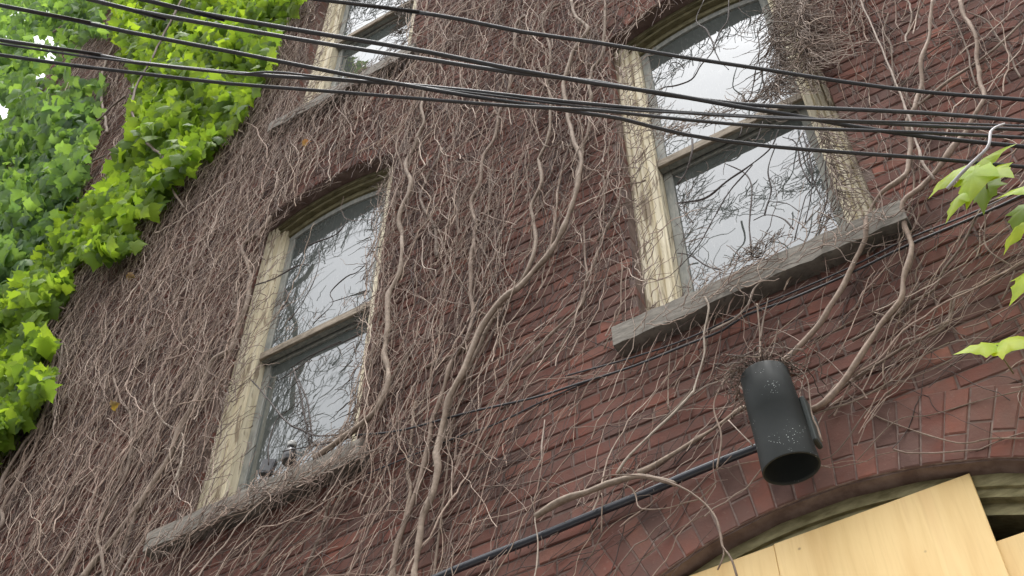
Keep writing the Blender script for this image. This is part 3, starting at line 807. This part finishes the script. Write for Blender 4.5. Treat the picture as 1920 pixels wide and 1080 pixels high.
# side shoots leave the longer strands
sd_ = np.concatenate([l[rng.integers(0, len(l), 1)][:, [0, 2]] for l in B2[0]])
C2 = grow(0, .030, 4, 11, (.0012, .0024), .75, .24, .03, .09, 1.0, seeds=np.concatenate([sd_, sd_[::2]]), tk=.9)
st_ = np.concatenate([l[::4][:, [0, 2]] for l, r in stem_lines if r > .0028])
E2 = grow(0, .024, 3, 10, (.0012, .0026), .8, .25, .03, .08, 2.5, seeds=np.concatenate([st_, st_]), tk=.85, taper=.4)
# tiny holdfast twigs lying on the bricks everywhere
D2 = grow(12000, .035, 5, 16, (.0012, .0022), .55, .2, .006, .02, .8, tcol=DARKC)
lines, radii, tints = [sum((q[i] for q in (A, B2, M2, C2, D2, E2)), []) for i in range(3)]
v, f, t = tubes(lines, radii, 3, tints)
o = link('vine_twigs', np_mesh('vine_twigs', v, f, MTWIG, t)); tag(o, 'dense mat of fine bare vine twigs covering the brick wall', 'twigs', None, 'stuff')
n_tw = len(f) * 2

# twigs that hang into the window openings ------------------------------
def fringe(polyline, n, length, rad, dirf, d0, d1, tk=.45, step=.022, wig=.28):  # low tk darkens the colour of pane twigs to read as silhouettes
    pl = np.array(polyline, float); L = np.r_[0, np.cumsum(np.linalg.norm(np.diff(pl, axis=0), axis=1))]
    lines = []; radii = []; tints = []
    for _ in range(n):
        s = rng.uniform(0, L[-1]); x = np.interp(s, L, pl[:, 0]) + rng.normal(0, 6); y = np.interp(s, L, pl[:, 1]) + rng.normal(0, 6)
        d = rng.uniform(d0, d1); p = W(x, y, d); th = dirf() ; m = int(rng.uniform(.3, 1) * length / step); q = [p]
        for k in range(m):
            th += rng.normal(0, wig); p = p + np.array([math.sin(th) * step, rng.normal(0, .004), math.cos(th) * step]); p[1] = min(max(p[1], -.14), -.02); q.append(p)
        if len(q) > 2:
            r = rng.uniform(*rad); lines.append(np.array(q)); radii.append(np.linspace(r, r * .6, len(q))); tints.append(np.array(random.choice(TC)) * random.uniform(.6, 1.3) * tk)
    return lines, radii, tints
fr = []
nr = rng.normal
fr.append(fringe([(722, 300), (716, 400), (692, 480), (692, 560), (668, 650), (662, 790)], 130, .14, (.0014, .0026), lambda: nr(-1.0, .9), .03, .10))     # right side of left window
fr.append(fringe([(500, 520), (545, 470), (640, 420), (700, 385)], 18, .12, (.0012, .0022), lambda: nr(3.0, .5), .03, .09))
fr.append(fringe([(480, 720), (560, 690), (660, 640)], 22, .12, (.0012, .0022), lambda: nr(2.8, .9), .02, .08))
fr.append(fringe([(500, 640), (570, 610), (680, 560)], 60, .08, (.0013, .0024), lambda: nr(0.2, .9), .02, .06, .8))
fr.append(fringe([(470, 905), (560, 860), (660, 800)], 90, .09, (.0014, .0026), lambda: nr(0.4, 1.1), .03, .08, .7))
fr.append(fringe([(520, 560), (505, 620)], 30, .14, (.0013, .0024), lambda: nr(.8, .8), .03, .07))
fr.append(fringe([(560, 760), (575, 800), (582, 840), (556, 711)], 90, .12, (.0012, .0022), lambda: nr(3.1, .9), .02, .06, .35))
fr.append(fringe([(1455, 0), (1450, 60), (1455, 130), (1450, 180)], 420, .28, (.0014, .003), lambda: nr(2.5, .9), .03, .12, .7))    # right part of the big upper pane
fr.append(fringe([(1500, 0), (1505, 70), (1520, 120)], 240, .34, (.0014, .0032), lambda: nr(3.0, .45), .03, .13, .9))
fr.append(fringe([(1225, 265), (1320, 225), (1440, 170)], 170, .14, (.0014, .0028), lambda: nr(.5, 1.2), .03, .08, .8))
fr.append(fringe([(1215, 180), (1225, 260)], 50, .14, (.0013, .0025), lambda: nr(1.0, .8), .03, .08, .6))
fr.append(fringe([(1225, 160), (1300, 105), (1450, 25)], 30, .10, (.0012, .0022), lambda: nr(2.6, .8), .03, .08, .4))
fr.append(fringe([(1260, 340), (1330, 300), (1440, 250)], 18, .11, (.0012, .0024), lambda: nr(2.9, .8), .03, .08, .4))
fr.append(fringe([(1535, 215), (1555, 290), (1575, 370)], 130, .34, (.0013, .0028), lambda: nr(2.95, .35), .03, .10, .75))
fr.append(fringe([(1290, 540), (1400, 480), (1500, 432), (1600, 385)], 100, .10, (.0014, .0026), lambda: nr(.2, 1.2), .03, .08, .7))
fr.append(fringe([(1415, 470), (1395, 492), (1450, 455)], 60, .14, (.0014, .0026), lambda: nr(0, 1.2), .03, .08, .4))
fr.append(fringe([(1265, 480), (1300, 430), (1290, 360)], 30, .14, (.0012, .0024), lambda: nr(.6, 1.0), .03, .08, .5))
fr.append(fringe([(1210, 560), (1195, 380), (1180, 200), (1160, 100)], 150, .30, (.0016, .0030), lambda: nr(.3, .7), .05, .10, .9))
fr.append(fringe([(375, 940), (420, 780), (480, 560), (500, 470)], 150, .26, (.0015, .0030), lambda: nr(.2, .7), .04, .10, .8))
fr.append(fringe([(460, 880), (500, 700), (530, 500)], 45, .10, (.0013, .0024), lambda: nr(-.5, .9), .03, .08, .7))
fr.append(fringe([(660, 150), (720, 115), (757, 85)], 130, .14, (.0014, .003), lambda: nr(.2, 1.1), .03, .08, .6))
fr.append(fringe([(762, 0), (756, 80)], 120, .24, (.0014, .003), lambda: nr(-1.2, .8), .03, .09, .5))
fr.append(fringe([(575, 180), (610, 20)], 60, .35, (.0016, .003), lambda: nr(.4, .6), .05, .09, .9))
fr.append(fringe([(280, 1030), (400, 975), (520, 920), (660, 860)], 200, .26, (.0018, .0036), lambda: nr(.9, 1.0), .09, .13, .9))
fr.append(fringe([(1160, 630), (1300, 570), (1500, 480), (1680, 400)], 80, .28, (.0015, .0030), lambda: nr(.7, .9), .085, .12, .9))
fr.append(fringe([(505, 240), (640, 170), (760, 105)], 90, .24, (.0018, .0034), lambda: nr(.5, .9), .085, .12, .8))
lines, radii, tints = [sum((q[i] for q in fr), []) for i in range(3)]
v, f, t = tubes(lines, radii, 3, tints)
o = link('hanging_twigs', np_mesh('hanging_twigs', v, f, MTWIG, t)); tag(o, 'fine dark vine twigs hanging over window panes, casings and sills', 'twigs', None, 'stuff')

# nest of dead twigs on top of the light -------------------------------
lines = []; radii = []; tints = []
top = np.array([-.707, -.228, 4.612])
for _ in range(200):
    p = top + np.array([rng.normal(-.012, .06), rng.normal(-.01, .05), abs(rng.normal(0, .014))]); th = rng.uniform(0, 6.28); q = [p]
    for k in range(int(rng.uniform(4, 10))):
        th += rng.normal(0, .5); p = p + np.array([math.cos(th) * .013, math.sin(th) * .013, rng.normal(-.0015, .004)])
        if math.hypot(p[0] - top[0], p[1] - top[1]) > .088: p[2] -= rng.uniform(.002, .013)
        q.append(p)
    r = rng.uniform(.001, .0024); lines.append(np.array(q)); radii.append(np.full(len(q), r)); tints.append(np.array(random.choice(TC)) * random.uniform(.25, .9))
v, f, t = tubes(lines, radii, 3, tints)
o = link('twig_nest', np_mesh('twig_nest', v, f, MTWIG, t)); tag(o, 'tangle of dead twigs caught on top of the tubular wall light', 'twigs', None, 'stuff')

# ------------------------------------------------------------------ leaves
HALF = [(0.08, -.13), (.24, -.19), (.37, -.10), (.50, -.02), (.58, .14), (.80, .30), (.60, .38), (.44, .46), (.47, .62), (.30, .74), (.16, .92)]
def leaf_mesh(name, tint, curl=.18, seed=0):
    r = random.Random(seed); k = lambda: r.uniform(.9, 1.1)
    pts = [(0, 0)] + [(x * k(), y * k()) for x, y in HALF] + [(r.uniform(-.06, .06), 1.12)] + [(-x * k(), y * k()) for x, y in reversed(HALF)]
    v = []
    for x, y in pts: v.append((x, y, -curl * abs(x) ** 1.4 - .22 * y * y + r.uniform(-.03, .03)))
    c = len(v); v.append((0, .34, .05)); n = len(pts)
    f = [(i, (i + 1) % n, c) for i in range(n)]
    return mesh(name, v, f, MLEAF, True, tint)
LT = [(.140, .222, .028), (.165, .250, .032), (.105, .175, .030), (.185, .270, .034), (.078, .135, .028), (.140, .208, .040)]
LM = [leaf_mesh('leaf', c, .1 + .05 * i, i) for i, c in enumerate(LT)]
LM_HAZE = [leaf_mesh('leaf', tuple(q * s for q, s in zip(c, (.72, .82, 2.2))), .12 + .04 * i, 40 + i) for i, c in enumerate(LT)]  # far leaves: shade and haze put into a darker, bluer tint
LV = []
for group in (LM, LM_HAZE):
    gv = []
    for me in group:
        vv = np.empty(len(me.vertices) * 3, np.float32); me.vertices.foreach_get('co', vv)
        gv.append((vv.reshape(-1, 3), [tuple(p.vertices) for p in me.polygons]))
    LV.append(gv)
def leaf_matrix(p, size, yaw, tilt, spin):
    """blade facing out of the wall, tip down; tilt lifts the blade to face the sky"""
    tip = Vector((0, 0, -1)); out = Vector((0, -1, 0))
    rot = Matrix.Rotation(yaw, 3, 'Z') @ Matrix.Rotation(tilt, 3, 'X')
    y = rot @ tip; z = rot @ out; x = y.cross(z)
    m = Matrix((x, y, z)).transposed() @ Matrix.Rotation(spin, 3, 'Z')
    m = m * size; m = m.to_4x4(); m.translation = Vector(p); return m
def creeper(label, poly, n, dlo, dhi, size, kind, stems, zbias=0.0, sparse=None):
    xs = [q[0] for q in poly]; ys = [q[1] for q in poly]
    cand = []
    while len(cand) < n:
        x = rng.uniform(min(xs), max(xs), 400); y = rng.uniform(min(ys), max(ys), 400)
        k = inside(poly, x, y)
        if sparse is not None: k &= rng.random(400) < sparse(x, y)
        cand += list(zip(x[k], y[k]))
    cand = cand[:n]; P3 = []
    for x, y in cand:
        lump = .5 + .5 * math.sin(x * .031 + 1.3 * math.sin(y * .023)) * math.sin(y * .037 + .6 * math.sin(x * .041))
        d = dlo + (dhi - dlo) * (rng.random() ** .8) * (.3 + .7 * lump)
        p = W(x, y, d); s = size * rng.uniform(.45, 1.35)
        P3.append((d - dlo, p, s, lump))
    root = empty('leafy_creeper', tuple(P3[0][1])); tag(root, label, 'creeper')
    for d, w, pts in stems:
        q = W([a for a, b in pts], [b for a, b in pts], d); tube_obj('stem', q, w / 2 * P(q)[2].mean() / FPX, MTWIG, root, 5, np.array(random.choice(STC)) * .8, wob=.1)
    order = sorted(range(n), key=lambda i: -(P3[i][0] + .5 * P3[i][2])); V = []; F = []; T = []; o_ = 0
    for rank, i in enumerate(order):
        d, p, s, lump = P3[i]
        m = leaf_matrix(p, s, rng.normal(0, .6), rng.normal(R(30), R(26)), rng.normal(0, .4))
        j = int(rng.integers(0, 6))
        if rank < 300:
            o = bpy.data.objects.new('leaf', (LM, LM_HAZE)[kind][j]); C.objects.link(o); o.parent = root
            o.matrix_parent_inverse = parent_world(root).inverted(); o.matrix_basis = m
        else:
            v0, f0 = LV[kind][j]; A_ = np.array(m.to_3x3()); vv = v0 @ A_.T + np.array(p)
            V.append(vv); F += [tuple(a + o_ for a in ff) for ff in f0]; o_ += len(vv)
            T.append(np.broadcast_to(np.array(LT[j]) * ((1, 1, 1), (.72, .82, 2.2))[kind] * rng.uniform(.85, 1.15), (len(vv), 3)))  # massed far leaves carry the same painted shade and haze
    me = mesh('leaves', np.concatenate(V), F, MLEAF, True, np.concatenate(T))
    o = link('leaves', me, root); o['kind'] = 'stuff'; return root
NEAR = [(215, -40), (565, -40), (548, 20), (512, 70), (505, 125), (470, 175), (440, 228), (385, 285), (335, 325), (310, 375), (235, 410), (262, 450), (190, 480), (125, 490), (128, 550), (60, 600), (92, 640), (40, 680), (102, 690), (40, 790), (-40, 850),
        (-60, 640), (60, 480), (140, 380), (200, 335), (226, 280), (258, 170), (205, 60)]
creeper('bright green leafy creeper spilling over the bare vines at upper left', NEAR, 6200, .03, .30, .088, 0,
        [(.2, 5, [(330, 330), (300, 290), (260, 250), (250, 180), (290, 100), (340, 0)]), (.12, 4, [(345, 390), (310, 330), (305, 300)]), (.15, 4, [(235, 180), (210, 200), (190, 220), (160, 240)]), (.15, 3, [(200, 290), (160, 310), (130, 330), (90, 360)]), (.1, 4, [(120, 580), (80, 560), (40, 500)])])
FAR = [(-80, -60), (210, -60), (185, 60), (150, 80), (130, 130), (190, 150), (185, 190), (170, 260), (150, 330), (130, 400), (60, 480), (-70, 640)]
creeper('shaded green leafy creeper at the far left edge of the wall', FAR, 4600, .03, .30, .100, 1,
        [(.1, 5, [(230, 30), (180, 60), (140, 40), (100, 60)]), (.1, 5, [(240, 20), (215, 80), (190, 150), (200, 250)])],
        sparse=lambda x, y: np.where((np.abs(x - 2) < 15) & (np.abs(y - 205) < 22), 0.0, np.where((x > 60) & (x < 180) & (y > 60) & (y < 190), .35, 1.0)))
LOWL = [(-60, 640), (60, 590), (100, 640), (60, 700), (104, 690), (60, 780), (-20, 870), (-70, 900)]
creeper('small drooping green creeper leaves low at the far left corner', LOWL, 800, .03, .24, .074, 0, [(.1, 4, [(100, 600), (60, 650), (30, 720), (0, 800)])])

# the young leaves at right -------------------------------------------
def shoot(label, leaves, stem):
    q0 = W(stem[0][0], stem[0][1], .3)
    root = empty('leafy_shoot', tuple(q0)); tag(root, label, 'shoot', None)
    q = np.array([W(x, y, d) for x, y, d in stem]); tube_obj('stem', q, .0032, MTWIG, root, 5, (.20, .17, .09), step=.02)
    for i, (bx, by, tx, ty, d, wd, dark) in enumerate(leaves):
        b = W(bx, by, d); t = W(tx, ty, d + .035); yv = Vector(t - b); ln = yv.length; yv.normalize()
        z = Vector((0, -.85, .35)); x = yv.cross(z).normalized(); z = x.cross(yv).normalized()
        m = (Matrix((x * wd / 1.25, yv * ln, z * ln)).transposed()).to_4x4(); m.translation = Vector(b)
        o = bpy.data.objects.new('leaf', (YM if not dark else LM)[i % 3]); C.objects.link(o); o.parent = root
        o.matrix_parent_inverse = parent_world(root).inverted(); o.matrix_basis = m
YM = [leaf_mesh('leaf', c, .14, 80 + i) for i, c in enumerate([(.34, .46, .02), (.37, .48, .025), (.32, .43, .025)])]
shoot('cluster of bright young leaves behind the metal rod at right', [(1827, 318, 1886, 262, .32, .10, 0), (1815, 312, 1740, 348, .34, .12, 0), (1836, 316, 1803, 366, .36, .13, 0), (1850, 322, 1893, 318, .34, .13, 0), (1850, 338, 1838, 378, .24, .11, 1), (1808, 362, 1768, 398, .36, .06, 0)],
      [(1843, 395, .1), (1850, 365, .22), (1848, 335, .3), (1832, 316, .33), (1812, 312, .33)])
shoot('bright pointed leaf at the right edge just below the cables', [(1945, 350, 1874, 357, .34, .09, 0)], [(1990, 380, .2), (1965, 352, .3), (1945, 350, .34)])
shoot('drooping darker leaves at the right edge beside the wall cables', [(1935, 380, 1898, 415, .26, .12, 1), (1925, 415, 1878, 455, .28, .07, 0)], [(1990, 400, .2), (1960, 375, .25), (1930, 385, .27)])
shoot('single yellow-green leaf at the right edge, lower middle', [(1950, 500, 1892, 548, .3, .13, 0)], [(2000, 520, .2), (1970, 490, .28), (1950, 500, .3)])
shoot('pair of yellow-green leaves above the brick arch at right', [(1868, 648, 1795, 650, .28, .10, 0), (1870, 650, 1935, 628, .28, .11, 0)], [(1900, 700, .1), (1880, 670, .2), (1869, 648, .28)])
# dry leaf scraps caught in the twigs
for i, (x, y, lab) in enumerate([(569, 263, 'curled orange dry leaf caught in twigs above the lower left window'), (240, 514, 'curled pinkish dry leaf caught in twigs below the bright creeper'), (210, 761, 'curled rusty dry leaf caught in twigs at lower left')]):
    me = leaf_mesh('dry_leaf', ((.33, .15, .09), (.34, .18, .12), (.20, .08, .055))[i], .9, 120 + i)
    o = bpy.data.objects.new('dry_leaf', me); C.objects.link(o); o.matrix_world = leaf_matrix(W(x, y, .09), .045, .6 * i, .5, 1.2 * i); tag(o, lab, 'dry leaf')
print('twig triangles', n_tw, 'bricks', len(bricks))
